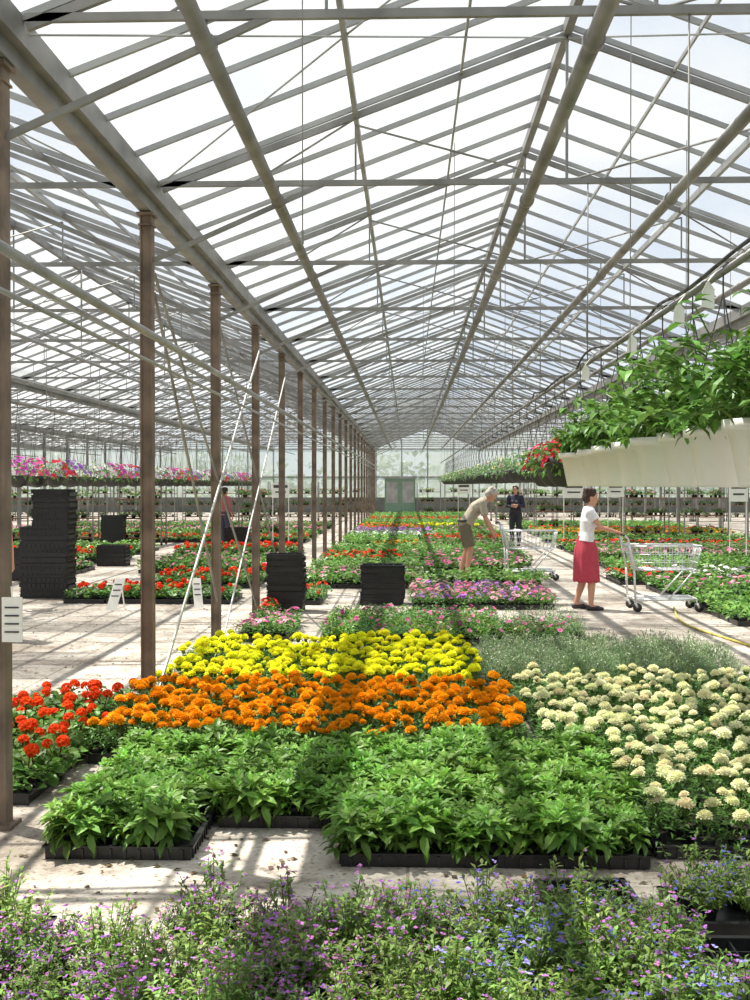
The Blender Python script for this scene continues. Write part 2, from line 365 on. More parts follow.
pipe('heating_pipe',-.99,3.86,.042,M_galv,hang=4.0)
pipe('heating_pipe',.90,3.86,.044,M_galv,hang=4.0)
pipe('heating_pipe',1.98,3.86,.040,M_galv,hang=4.0)
pipe('heating_pipe',3.6,3.86,.036,M_galv,hang=4.0)
pipe('wall_pipe',-1.88,2.80,.028,M_galvL); pipe('wall_pipe',-1.88,2.60,.014,M_galvL)
for x,z in((-3.4,3.5),(-5.2,3.7),(-7.0,3.6),(-9.6,3.7),(-12.0,3.7),(6.2,3.8),(8.6,3.8)): pipe('irrigation_pipe',x,z,.026,M_galvL,hang=4.0)
# diagonal bracing between posts
g=G()
def fb(g,a,b,w=.04,t=.012,M=0):
    beam(g,(X0+.065,a[0],a[1]),(X0+.065,b[0],b[1]),t,w,M)
fb(g,(8.5,.12),(14.3,3.45)); fb(g,(11.5,.12),(17.3,3.4),.035)
g.obj('brace_bar_white',[M_white])
g=G()
for a,b in(((8.5,3.35),(14.3,.1)),((8.5,3.2),(11.3,.5)),((11.5,3.35),(17.3,.1))): tube(g,(X0+.03,*a),(X0+.03,*b),.013,6)
g.obj('brace_rod',[M_galv])
# thin drop wires
g=G()
for x,y,z in((-.46,4.8,2.75),(1.2,6.0,2.2),(.35,8.4,3.0),(1.0,11.4,2.0),(2.9,8.4,2.2),(3.3,11.4,2.2),(.2,14.4,2.3),(2.1,8.4,2.5),(2.5,14.4,2.2)):
    tube(g,(x,y,z),(x,y,4.3),.003,4); tube(g,(x,y,z),(x,y,z+.06),.006,5)
g.obj('hanging_wires',[M_galv])
# walls
def wall(name,p0,axis):
    e=empty(name); gg=G(); ff=G(); L0=p0
    if axis=='y':
        x=L0; n=int((YB-YA)/1.5)
        for i in range(n):
            a=YA+1.5*i; v=random.uniform(0,.25)
            gg.add([(x,a,.9),(x,a+1.5,.9),(x,a+1.5,GZ),(x,a,GZ)],[(0,1,2),(0,2,3)],(v,v,v)); beam(ff,(x,a,0),(x,a,GZ),.05,.05)
        for z in(.9,1.9,2.9,GZ-.05): beam(ff,(x,YA,z),(x,YB,z),.05,.06)
        beam(ff,(x,YA,.45),(x,YB,.45),.12,.9,1)
    else:
        y=L0
        for k in KS:
            xa=X0+W*k; xr=xa+W/2
            for i in range(4):
                a=xa+1.6*i; v=random.uniform(0,.25)
                zt=[GZ+(RZ-GZ)*(1-abs(q-xr)/(W/2)) for q in(a,a+1.6)]
                gg.add([(a,y,.9),(a+1.6,y,.9),(a+1.6,y,zt[1]),(a,y,zt[0])],[(0,1,2),(0,2,3)],(v,v,v)); beam(ff,(a,y,0),(a,y,zt[0]),.05,.05)
        for z in(.9,2.2,GZ): beam(ff,(XL,y,z),(XR,y,z),.06,.07)
        beam(ff,(XL,y,.45),(XR,y,.45),.12,.9,1)
    a=gg.obj('wall_panes',[M_wglass]); b=ff.obj('wall_frame',[M_galv,M_plinth]); a.parent=e; b.parent=e
wall('wall_left',XL,'y'); wall('wall_right',XR,'y'); wall('wall_back',YB,'x'); wall('wall_front',YA,'x')
g=G(); box(g,(-.5,YB-.12,1.05),(1.9,.06,2.1))
for x in(-1.15,-.15): box(g,(x+.15,YB-.16,1.25),(.7,.03,1.3),1)
box(g,(-.5,YB-.16,2.14),(2.1,.1,.08),1); g.obj('door_1',[simple('door_grey_green',(.16,.26,.19),.5),M_galvL])
# trees outside
g=G(); n=26000
side=rng.integers(0,3,n)
P=np.zeros((n,3)); P[:,2]=rng.uniform(0,1,n)*4.6
P[:,0]=np.where(side==0,rng.uniform(-60,60,n),np.where(side==1,-46+rng.normal(0,1.5,n),42+rng.normal(0,1.5,n)))
P[:,1]=np.where(side==0,92+rng.normal(0,1.5,n),rng.uniform(-10,90,n))
P[:,2]*=(.75+.25*np.sin(P[:,0]*.4+P[:,1]*.5))
scat(g,leafT(.6,.45,.3,lo=True),rz(rng.uniform(0,6.28,n))@rx(rng.uniform(-1,1,n)),P,cvar((.09,.16,.06),n,.3,.1),rng.uniform(.7,1.5,n))
g.obj('tree_line',PM)

# ------------------------------------------------------------------ beds near
green=variants(mk_green,7)
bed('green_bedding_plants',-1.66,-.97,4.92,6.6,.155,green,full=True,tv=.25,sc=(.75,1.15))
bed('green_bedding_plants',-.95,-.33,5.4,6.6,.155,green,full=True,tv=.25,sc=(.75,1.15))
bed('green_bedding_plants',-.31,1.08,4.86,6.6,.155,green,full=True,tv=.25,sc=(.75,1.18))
def nopost(X,Y):
    k=np.ones(len(X),bool)
    for y in frames: k&=~((abs(X-X0)<.16)&(abs(Y-y)<.16))
    return k
bed('orange_marigolds',-1.96,.80,6.62,8.3,.15,variants(mk_mar((1.0,.42,.01),[2,2,2,3],.044),7),keep=nopost,jit=.3)
bed('yellow_marigolds',-1.98,.62,8.45,10.6,.16,variants(mk_mar((.98,.95,.04),[2,2,2,3],.047),6),keep=nopost,jit=.3)
creamp=variants(mk_mar((.98,.96,.62),[1,2,2,2],.040),7)
bed('cream_marigolds',1.12,3.0,5.0,6.58,.165,creamp,full=True,jit=.3)
bed('cream_marigolds',.84,3.1,6.62,8.8,.155,creamp,jit=.3)
silver=variants(mk_silver,4)
bed('silver_foliage_plants',.66,2.75,9.0,10.7,.19,silver)
ger=variants(mk_fl((.95,.08,.012),leafcol=(.13,.27,.05),nf=1,R=.045,h=.19,n=60,L=.06,W=.06,kind='c'),3)+variants(mk_fl((.95,.08,.012),leafcol=(.13,.27,.05),nf=2,R=.04,h=.19,n=60,L=.06,W=.06,kind='c'),3)
bed('red_geraniums',-2.75,-2.0,5.75,8.1,.2,ger,keep=nopost)
lobp=variants(mk_lob([(.50,.18,.66),(.66,.24,.6)],85),5); lobb=variants(mk_lob([(.20,.2,.78),(.42,.34,.8)],55),4); lobg=variants(mk_lob([(.55,.22,.62)],16,green=(.21,.33,.07),tall=1.15),3)
def kl(X,Y):
    k=np.ones(len(X),bool); k&=~((X>.98)&(Y>3.5)); k&=~((X<-.85)&(X>-1.35)&(Y>3.75)); return k
def kA(X,Y): return kl(X,Y)&(X<0)
def kB(X,Y): return kl(X,Y)&(X>=0)
bed('lobelia_plants',-1.9,1.5,2.4,4.12,.16,lobp+lobg,keep=kA,full=True,sc=(.65,1.2),drop=.05,tv=.25)
bed('lobelia_plants',-1.9,1.5,2.4,4.12,.16,lobb+lobg+lobp[:3],keep=kB,full=True,sc=(.65,1.2),drop=.05,tv=.25)
bed('lobelia_plants',1.02,1.35,4.12,4.5,.2,lobg+lobb)
g=G()
for i,(x,y) in enumerate([(1.16,3.85),(.72,4.42),(1.22,3.45)]): tray(g,x,y,.0,.36,.3,rot=.06*i,cells=True)
g.obj('empty_plant_trays',PM)
# ------------------------------------------------------------------ mid beds
pink=[(.8,.2,.42),(.75,.10,.40),(.85,.45,.55)]
mp=variants(mk_fl(pink,nf=7,R=.03),5); mg=variants(mk_fl(pink,nf=2,R=.03),4)
ml=variants(mk_fl((.5,.2,.65),nf=8,R=.028),4)
mr=variants(mk_fl((.9,.04,.02),nf=5,R=.034),4)
mgl=variants(mk_fl((.9,.9,.5),leafcol=(.24,.42,.07),nf=1,R=.02),3); mplain=variants(mk_fl((.9,.9,.5),leafcol=(.12,.28,.06),nf=0),3)
bed('pink_petunias',-1.86,-1.3,11.8,13.3,.2,mp+mg)
bed('mixed_green_plants',-.95,1.05,11.6,13.9,.2,mg+mplain+mgl)
bed('mixed_green_plants',1.1,1.95,11.6,13.0,.2,mg+mgl+silver)
bed('pink_petunias',.05,2.0,15.0,17.2,.2,mp+mg+ml)
bed('mixed_green_plants',-1.8,-1.25,15.5,17.0,.2,mplain+mr[:1])
bed('red_petunias',-1.9,-1.7,13.6,14.5,.2,mr)
def lowvar(cols,nf,leafcol=MIDG): return variants(mk_fl(cols,leafcol=leafcol,nf=nf,R=.045,h=.2,n=34,L=.09,W=.055,rad=.16,lo=True),4)
far={'red_petunias':lowvar((.9,.04,.02),3),'pink_petunias':lowvar(pink,3),'yellow_marigolds':lowvar((.95,.8,.03),4),'orange_marigolds':lowvar((1,.36,.02),4),
 'white_petunias':lowvar((.9,.88,.85),3),'mixed_green_plants':lowvar(pink,1),'green_bedding_plants':lowvar((.9,.9,.4),0,(.18,.36,.07)),'purple_petunias':lowvar((.45,.2,.6),4)}
def fbed(kind,x0,x1,y0,y1): bed(kind,x0,x1,y0,y1,.29,far[kind],trays=True,sc=(.85,1.25),tv=.25)
spec=[('mixed_green_plants',-1.85,.2,18,20.3),('green_bedding_plants',.3,2.2,18.2,19.2),('pink_petunias',.3,2.3,21,22.5),('green_bedding_plants',-1.85,.1,20.8,22.6),
('red_petunias',-1.85,-.2,23.2,24.6),('mixed_green_plants',0,2.6,23.2,25.5),('green_bedding_plants',-1.85,2.6,26,28),('orange_marigolds',-.9,.2,28.4,29.6),('mixed_green_plants',.4,2.8,28.4,30.5),
('green_bedding_plants',-1.8,.2,30.2,33),('red_petunias',.5,2.8,31.2,33),('white_petunias',-1.8,.8,33.6,35),('green_bedding_plants',1,3,34.2,36),('purple_petunias',-1.8,.8,35.8,37.6),
('mixed_green_plants',1,3,37,40),('red_petunias',-1.8,.5,38.5,40.5),('yellow_marigolds',0.4,2.6,41,43),('orange_marigolds',-1.8,.2,41,43),('green_bedding_plants',-1.8,3,44,48),('red_petunias',-1.8,3,49,51),('green_bedding_plants',-1.8,3,52,60)]
for s in spec: fbed(*s)
spec=[('green_bedding_plants',3.95,7,13.3,15.8),('mixed_green_plants',3.9,7.5,16.4,18.2),('red_petunias',3.6,4.6,18.8,20.2),('white_petunias',4.7,6.2,18.8,20.2),('green_bedding_plants',4,9,21,23.5),('pink_petunias',4,9.5,24.8,25.8),
('mixed_green_plants',4,10.5,26,28.5),('red_petunias',4,10.5,29,29.9),('green_bedding_plants',4,10.5,32.4,33.2),('orange_marigolds',4.2,10.5,35.8,37.5),('red_petunias',4.2,10.5,38,39),('green_bedding_plants',4.2,10.5,41.5,46)]
for s in spec: fbed(*s)
ger2=variants(mk_fl((.95,.06,.02),leafcol=(.12,.27,.05),nf=2,R=.05,h=.22,n=55,L=.08,W=.07,rad=.15,kind='c',lo=True),5)
bed('red_geraniums',-4.95,-2.5,15.6,16.6,.27,ger2+mplain[:2])
bed('red_geraniums',-4.3,-2.5,18.0,19.4,.27,ger2+mplain); bed('red_geraniums',-10.5,-6.4,23.6,25.4,.3,ger2+mplain[:2]); bed('red_geraniums',-5.6,-2.6,26,27.6,.3,ger2)
spec=[('pink_petunias',-9.5,-6.3,20.6,22),('mixed_green_plants',-5.2,-2.5,21,24),('green_bedding_plants',-13,-6.5,26.5,28.6),('red_petunias',-12,-3,32.2,33.6),('green_bedding_plants',-14,-3,35.2,36.4),('pink_petunias',-14,-3,38,39.5),('mixed_green_plants',-14.4,-3,42.6,45)]
for s in spec: fbed(*s)
# ------------------------------------------------------------------ tray stacks
def stack(x,y,n,w,d,step=.042,z=0):
    g=G()
    for i in range(n): tray(g,x+random.uniform(-.015,.015),y+random.uniform(-.015,.015),z+i*step,w,d,rot=random.uniform(-.035,.035),cells=(i==n-1),full=(i%2==0))
    return g
stack(-1.64,14.8,18,.48,.36).obj('tray_stack',PM)
stack(-.36,15.7,13,.60,.40).obj('tray_stack',PM)
g=stack(-5.45,16.5,25,.72,.42); g2=stack(-5.35,16.5,13,.55,.4,z=25*.042+.02); V,F,C,M=g2.tpl(); g.add(V,F,C,M); g.obj('tray_stack',PM)
for s in((-7.0,19.5,13),(-6.2,23,10),(-4.4,28.3,14),(-8.2,30.4,20)): stack(s[0],s[1],s[2],.6,.4).obj('tray_stack',PM)
# fallen leaves / compost crumbs on the floor
g=G(); n=1100; P=np.stack([rng.uniform(-8,-2.2,n),rng.uniform(8,15,n),np.full(n,.006)],1)
P=np.concatenate([P,np.stack([rng.uniform(-1.8,2.5,300),rng.uniform(4.0,5.4,300),np.full(300,.006)],1),np.stack([rng.uniform(2.2,6,250),rng.uniform(9,14,250),np.full(250,.006)],1)])
m=len(P); scat(g,leafT(.04,.025,.1,lo=True),rz(rng.uniform(0,6.28,m)),P,cvar((.14,.10,.05),m,.5,.3),rng.uniform(.3,1.2,m)); g.obj('fallen_leaves',PM)
# ------------------------------------------------------------------ hanging pots
RX=1.36
g=G(); tube(g,(RX,3.0,2.62),(RX,46,2.62),.016,8)
for y in frames:
    if 3<y<46: tube(g,(RX,y,2.62),(RX,y,4.0),.005,5)
pts=[(RX+.04*math.sin(y*2.1),y,2.655+.03*math.sin(y*3.3)) for y in np.arange(3.2,14,.2)]
path(g,pts,.009,6,1)
g.obj('basket_rail',[M_galv,M_dark],True)
def hpot(x,y,z,name,plant,potmat,R=.135,H=.21,rail=2.62,prof='pot'):
    e=empty(name,(x,y,z)); g=G()
    if prof=='pot': pr=[(.001,0),(R*.62,0),(R*.66,.014),(R*.93,H*.82),(R*1.08,H*.83),(R*1.10,H),(R*.97,H),(R*.93,H*.85),(R*.9,H*.8)]
    else: pr=[(.001,0),(R*.4,.01),(R*.75,H*.3),(R*.98,H*.75),(R*1.05,H),(R*.98,H),(R*.9,H*.8)]
    lathe(g,pr,28,0); lathe(g,[(R*.91,H*.84),(.001,H*.86)],28,1)
    a=g.obj('pot',[potmat,M_soil],True); a.parent=e
    g=G()
    for k in range(3):
        t=k*2.094+.5; tube(g,(math.cos(t)*R,math.sin(t)*R,H),(0,0,rail-z-.1),.003,4)
    path(g,[(0,0,rail-z-.1),(0,0,rail-z+.02),(.02,0,rail-z+.035),(.03,0,rail-z+.02)],.004,5)
    a=g.obj('hanger',[M_dark]); a.parent=e
    g=G(); V,F,C,M=plant; g.add(V,F,C,M); a=g.obj('foliage',PM); a.parent=e; a.rotation_euler=(0,0,random.uniform(0,6.28)); return e
def mk_hang(h=.42,n=26,col=(.13,.27,.05),H=.26,L=.09,W=.048):
    g=G(); lf=leafT(L,W,.35)
    for s in range(n):
        a=random.uniform(0,6.28); el=random.uniform(.5,1.5) if random.random()>.1 else random.uniform(.15,.5); ln=h*random.uniform(.45,1.05); p=np.array([math.cos(a)*.07,math.sin(a)*.07,H-.0]); d=np.array([math.cos(a)*math.cos(el),math.sin(a)*math.cos(el),math.sin(el)])
        pts=[p]
        for k in range(7):
            d=d+np.array([0,0,-.08 if el<1.0 else -.03]); d/=np.linalg.norm(d); pts.append(pts[-1]+d*ln/7)
        path(g,pts,.0035,4,0,(.16,.28,.07))
        for k in range(2,8):
            m=3; az=rng.uniform(0,6.28,m)
            scat(g,lf,rz(az)@rx(np.radians(rng.uniform(-28,35,m))),np.tile(pts[k]+[0,0,.01],(m,1)),cvar(col,m,.4,.12),rng.uniform(.5,1.2,m))
    return g.tpl()
def mk_hflow(col,nf=16,n=160,rad=.24,leafcol=MIDG,R=.03,lo=False,H=.16,ht=.26):
    def f():
        g=bush(n,rad,ht,.07,.035,leafcol,lo=lo,z0=H-.04,pmin=-60,pmax=40,flat=.0)
        c=col[random.randrange(len(col))] if isinstance(col,list) else col
        addfl(g,trumpet(R,(1,1,1)),nf,rad,H+ht-.04,col=c,dome=.6,tiltmax=1.3); return g.tpl()
    return f
for i,y in enumerate([3.75,4.25,4.78,5.33,5.9,6.5,7.15,7.85,8.65]):
    T=mk_hang([.52,.52,.52,.48,.44,.4,.36,.3,.28][i],36 if i<6 else 24); hpot(RX+random.uniform(-.02,.02),y,1.69,'hanging_flower_pot',T,M_whitep,R=.152,H=.26)
T=[mk_hflow((.88,.05,.10),40,R=.036,rad=.22,ht=.32)(),mk_hflow((.85,.06,.22),34,R=.036,rad=.22,ht=.3)()]
for i,y in enumerate([9.5,10.1,10.8]): hpot(RX-.02,y,1.68,'hanging_flower_basket',T[i%2],M_dark,.18,.26,prof='b')
T=variants(mk_hflow([(.8,.8,.7),(.7,.3,.5),(.9,.9,.5)],4,90,.26,leafcol=(.17,.30,.12),lo=True),3)
for i,y in enumerate(np.arange(11.8,40,.85)): hpot(RX,y,1.72,'hanging_flower_basket',T[i%3],M_dark,.15,.17,prof='b')
T=[mk_hflow(c,26,110,.36,R=.045,lo=True,ht=.34)() for c in((.82,.15,.42),(.85,.08,.12),(.42,.2,.65),(.8,.35,.55),(.88,.85,.85),(.6,.1,.5))]
for x,y0,y1 in((-5.7,14.2,40),(-8.9,19,42),(-12.4,26,44),(-15.6,30,46)):
    g=G(); tube(g,(x,y0-1,2.9),(x,y1,2.9),.02,6)
    for y in np.arange(y0,y1,3): tube(g,(x,y,2.9),(x,y,4.0),.006,4)
    g.obj('basket_rail',[M_galv])
    for i,y in enumerate(np.arange(y0,y1,.85)): hpot(x,float(y),1.66,'hanging_flower_basket',T[int((i*7+3*int(x))%6)] if i%6 else T[4],M_dark,.16,.18,rail=2.9,prof='b')
T2=T[:2]+variants(mk_hflow((.9,.9,.85),20,60,.3,R=.045,lo=True),1)
for x,y0,y1 in((6.0,20,44),(9.4,26,46)):
    g=G(); tube(g,(x,y0-1,2.9),(x,y1,2.9),.02,6); g.obj('basket_rail',[M_galv])
    for i,y in enumerate(np.arange(y0,y1,1.2)): hpot(x,float(y),1.7,'hanging_flower_basket',T2[i%3],M_dark,.16,.18,rail=2.9,prof='b')
# tags on the rail
g=G(); s=.62
for y,x in((4.75,1.28),(5.3,1.29),(6.4,1.29),(8.0,1.28)):
    V=[(x-.045*s,y,2.60-.22*s),(x+.045*s,y,2.60-.24*s),(x+.05*s,y+.01,2.60-.1*s),(x,y,2.60-.04*s),(x-.04*s,y-.01,2.60-.11*s)]; V=V+[(a,b+.004,c) for a,b,c in V]
    g.add(V,[(0,1,2),(0,2,3),(0,3,4),(5,7,6),(5,8,7),(5,9,8)]+[t for i in range(5) for t in((i,(i+1)%5,(i+1)%5+5),(i,(i+1)%5+5,i+5))]); tube(g,(x,y,2.57),(x+.05,y,2.63),.003,4)
g.obj('price_tags',[M_whitep])
# signs
g=G(); box(g,(-1.94,5.33,1.04),(.10,.01,.22)); 
for k in range(4): box(g,(-1.94,5.323,1.1-.04*k),(.07,.003,.008),1)
tube(g,(-1.94,5.33,1.15),(-1.95,5.35,1.2),.004,4); g.obj('price_sign',[M_whitep,M_dark])
def leanboard(x,y,r,w=.14,h=.42,name='notice_board'):
    g=G(); n=np.array([r,.12,h]); p=np.array([x,y,.02])
    V=[]
    for t in(0,1):
        for s in(-1,1):
            for d in(0,.012): V.append(p+n*t+np.array([s*w/2,d,0]))
    g.add(V,BF)
    for k in range(3): q=p+n*(.45+.18*k); box(g,(q[0],q[1]-.004,q[2]),(w*.7,.006,.014),1)
    beam(g,p+n+[0,.012,0],(x+r,y+.34,.0),.015,.015); g.obj(name,[M_whitep,M_dark])
leanboard(-3.98,14.6,.10); leanboard(-2.85,14.9,-.06,.12,.40)
for x,y,w in((4.6,30.7,.6),(6.3,33.6,.5),(2.2,43.4,.5),(-3.6,31,.5),(7.2,24.2,.4)):
    g=G(); box(g,(x,y,1.55),(w,.02,.42)); box(g,(x,y-.013,1.66),(w*.8,.004,.08),1); box(g,(x,y-.013,1.5),(w*.6,.004,.04),1); 
    for s in(-1,1): tube(g,(x+s*w*.45,y+.02,0),(x+s*w*.45,y+.02,1.78),.012,6)
    g.obj('info_sign',[M_whitep,M_dark])
# hose
g=G(); pts=[]
for t in np.linspace(0,1,30): pts.append((3.45+.15*math.sin(t*7)+.1*t,9.8+t*5.4,.015))
path(g,pts,.013,8); g.obj('garden_hose',[M_yel],True)
# plant racks
def rack(x,y,w=1.35,d=.6):
    g=G()
    for sx in(-1,1):
        for sy in(-1,1): beam(g,(x+sx*w/2,y+sy*d/2,.12),(x+sx*w/2,y+sy*d/2,1.85),.035,.035,4); tube(g,(x+sx*w/2-.02,y+sy*d/2,.06),(x+sx*w/2+.02,y+sy*d/2,.06),.06,10,2)
    T=far['mixed_green_plants']+far['green_bedding_plants']+far['pink_petunias']
    for z in(.2,.75,1.3):
        box(g,(x,y,z),(w,d,.03),5)
        for k in range(8):
            scat(g,random.choice(T),rz([random.uniform(0,6)]),[(x+random.uniform(-.5,.5)*w*.85,y+random.uniform(-.3,.3)*d,z+.016)],None,[random.uniform(.8,1.1)])
    g.obj('plant_rack',PM+[M_galv,M_wood])
for x,y in((-7.6,31),(-9.6,31.2),(-11.6,31),(-4.6,34.5),(7.4,34.6),(9.2,34.5),(5.3,40.2),(-6.5,46),(4.5,47.8)): rack(x,y)
for x in np.arange(-26,-3.4,1.6): rack(x+random.uniform(-.1,.1),51.9)
for x in np.arange(4.5,22,1.6): rack(x+random.uniform(-.1,.1),51.9)
for x in(1.2,2.8,4.4,-3.2): rack(x,63.5)
# ------------------------------------------------------------------ shopping trolley
def trolley(loc,rot=0,name='garden_trolley'):
    g=G(); Wd=.27
    def rect(z,x0,x1,w,rr): 
        p=[(x0,-w,z),(x1,-w*.85,z),(x1,w*.85,z),(x0,w,z),(x0,-w,z)]; path(g,p,rr,6)
    rect(.88,.1,1.05,Wd,.012); rect(.56,.2,.98,Wd*.85,.009)
    for t in np.linspace(0,1,13):
        for s in(-1,1):
            xa=.1+.95*t; xb=.2+.78*t; tube(g,(xa,s*Wd*(1-.15*t),.88),(xb,s*Wd*.85*(1-.15*t),.56),.004,4)
        tube(g,(.2+.78*t,-Wd*.85,.56),(.2+.78*t,Wd*.85,.56),.0035,4)
    for t in np.linspace(-1,1,8):
        tube(g,(1.05,t*Wd*.85,.88),(.98,t*Wd*.72,.56),.0035,4); tube(g,(.1,t*Wd,.88),(.2,t*Wd*.85,.56),.0035,4); tube(g,(.2,t*Wd*.85,.56),(.98,t*Wd*.72,.56),.0035,4)
    for z,a,b in((.77,.13,1.03),(.66,.165,1.0)): rect(z,a,b,Wd*.95,.0045)
    for s in(-1,1):
        path(g,[(0.0,s*Wd,1.03),(.06,s*Wd,.98),(.14,s*Wd,.56),(.16,s*Wd,.16),(1.0,s*Wd*.9,.17)],.015,8)
        tube(g,(.95,s*Wd*.85,.56),(.6,s*Wd,.17),.011,8)
        for x in(.16,.98):
            tube(g,(x,s*Wd*.92,.17),(x,s*Wd*.92,.10),.012,6); beam(g,(x,s*Wd*.92-.022,.12),(x+.03,s*Wd*.92-.022,.055),.004,.03); beam(g,(x,s*Wd*.92+.022,.12),(x+.03,s*Wd*.92+.022,.055),.004,.03)
            tube(g,(x+.03,s*Wd*.92-.015,.06),(x+.03,s*Wd*.92+.015,.06),.06,16,1)
    tube(g,(0,-Wd-.02,1.03),(0,Wd+.02,1.03),.015,10,1)
    path(g,[(.16,-Wd,.17),(.16,Wd,.17)],.01); path(g,[(1.0,-Wd*.9,.17),(1.0,Wd*.9,.17)],.01)
    for t in np.linspace(-.8,.8,6): tube(g,(.16,t*Wd,.17),(1.0,t*Wd*.9,.17),.005,4)
    o=g.obj(name,[M_chrome,M_dark],True); o.location=loc; o.rotation_euler=(0,0,rot); return o
WX,WY=2.42,15.05
trolley((WX+.46,WY,0),.0)
trolley((1.62,19.9,0),.0)
# ------------------------------------------------------------------ people
class Body:
    def __init__(s): s.g=G()
    def cap(s,p0,r0,p1,r1,wy=1.0,flat0=False,flat1=False,n=18):
        p0=np.array(p0,float);p1=np.array(p1,float); d,a,b=frame(p1-p0); prof=[]
        if flat0: prof+=[(.001,0.,0)]; prof+=[(r0,0.,0)]
        else: prof+=[(max(.0005,r0*math.cos(t)),r0*math.sin(t),0) for t in np.linspace(-math.pi/2,0,6)]
        if flat1: prof+=[(r1,0.,1),(.001,0.,1)]
        else: prof+=[(max(.0005,r1*math.cos(t)),r1*math.sin(t),1) for t in np.linspace(0,math.pi/2,6)]
        t=np.arange(n)*6.28318/n; ring=np.cos(t)[:,None]*a+np.sin(t)[:,None]*b; V=[];F=[]
        for r,o,e in prof:
            off=ring*r; off=off*np.array([1,wy,1]); V.append((p1 if e else p0)+d*o+off)
        for k in range(len(prof)-1):
            for i in range(n):
                j=(i+1)%n; A=k*n;B=A+n; F+=[(A+i,A+j,B+j),(A+i,B+j,B+i)]
        for base,fl in((0,True),((len(prof)-1)*n,False)):
            for i in range(1,n-1): F.append((base,base+i+1,base+i) if fl else (base,base+i,base+i+1))
        s.g.add(np.concatenate(V),F)
    def ell(s,c,rad,R=None,n=14):
        V=[];F=[]; R=np.eye(3) if R is None else R
        for i in range(n+1):
            th=math.pi*i/n
            for j in range(n*2):
                ph=math.pi*j/n; V.append((max(.002,math.sin(th))*math.cos(ph)*rad[0],max(.002,math.sin(th))*math.sin(ph)*rad[1],math.cos(th)*rad[2]))
        m=n*2
        for i in range(n):
            for j in range(m):
                k=(j+1)%m; F+=[(i*m+j,(i+1)*m+j,(i+1)*m+k),(i*m+j,(i+1)*m+k,i*m+k)]
        for i in range(1,m-1): F+= [(0,i,i+1),(n*m,n*m+i+1,n*m+i)]
        s.g.add((R@np.array(V).T).T+np.array(c),F)
    def make(s,name,mat,vox,parent,smooth=4,scale=1):
        o=s.g.obj(name,[mat],True); m=o.modifiers.new('r','REMESH'); m.mode='VOXEL'; m.voxel_size=vox; m.use_smooth_shade=True
        if smooth: q=o.modifiers.new('s','SMOOTH'); q.iterations=smooth; q.factor=.5
        dg=bpy.context.evaluated_depsgraph_get(); me=bpy.data.meshes.new_from_object(o.evaluated_get(dg)); old=o.data; o.modifiers.clear(); o.data=me
        if not me.materials: me.materials.append(mat)
        me.polygons.foreach_set('use_smooth',np.full(len(me.polygons),True)); o.parent=parent; return o
M_skin=simple('skin',(.60,.31,.21),.55,0,.06,10); M_eye=simple('eye_white',(.8,.8,.8),.2,0,.02); M_iris=simple('iris_dark',(.03,.02,.015),.2); M_lip=simple('lips',(.45,.13,.11),.5)
def cloth(n,c): return simple('cloth_'+n,c,.85,0,.1,25,.1)
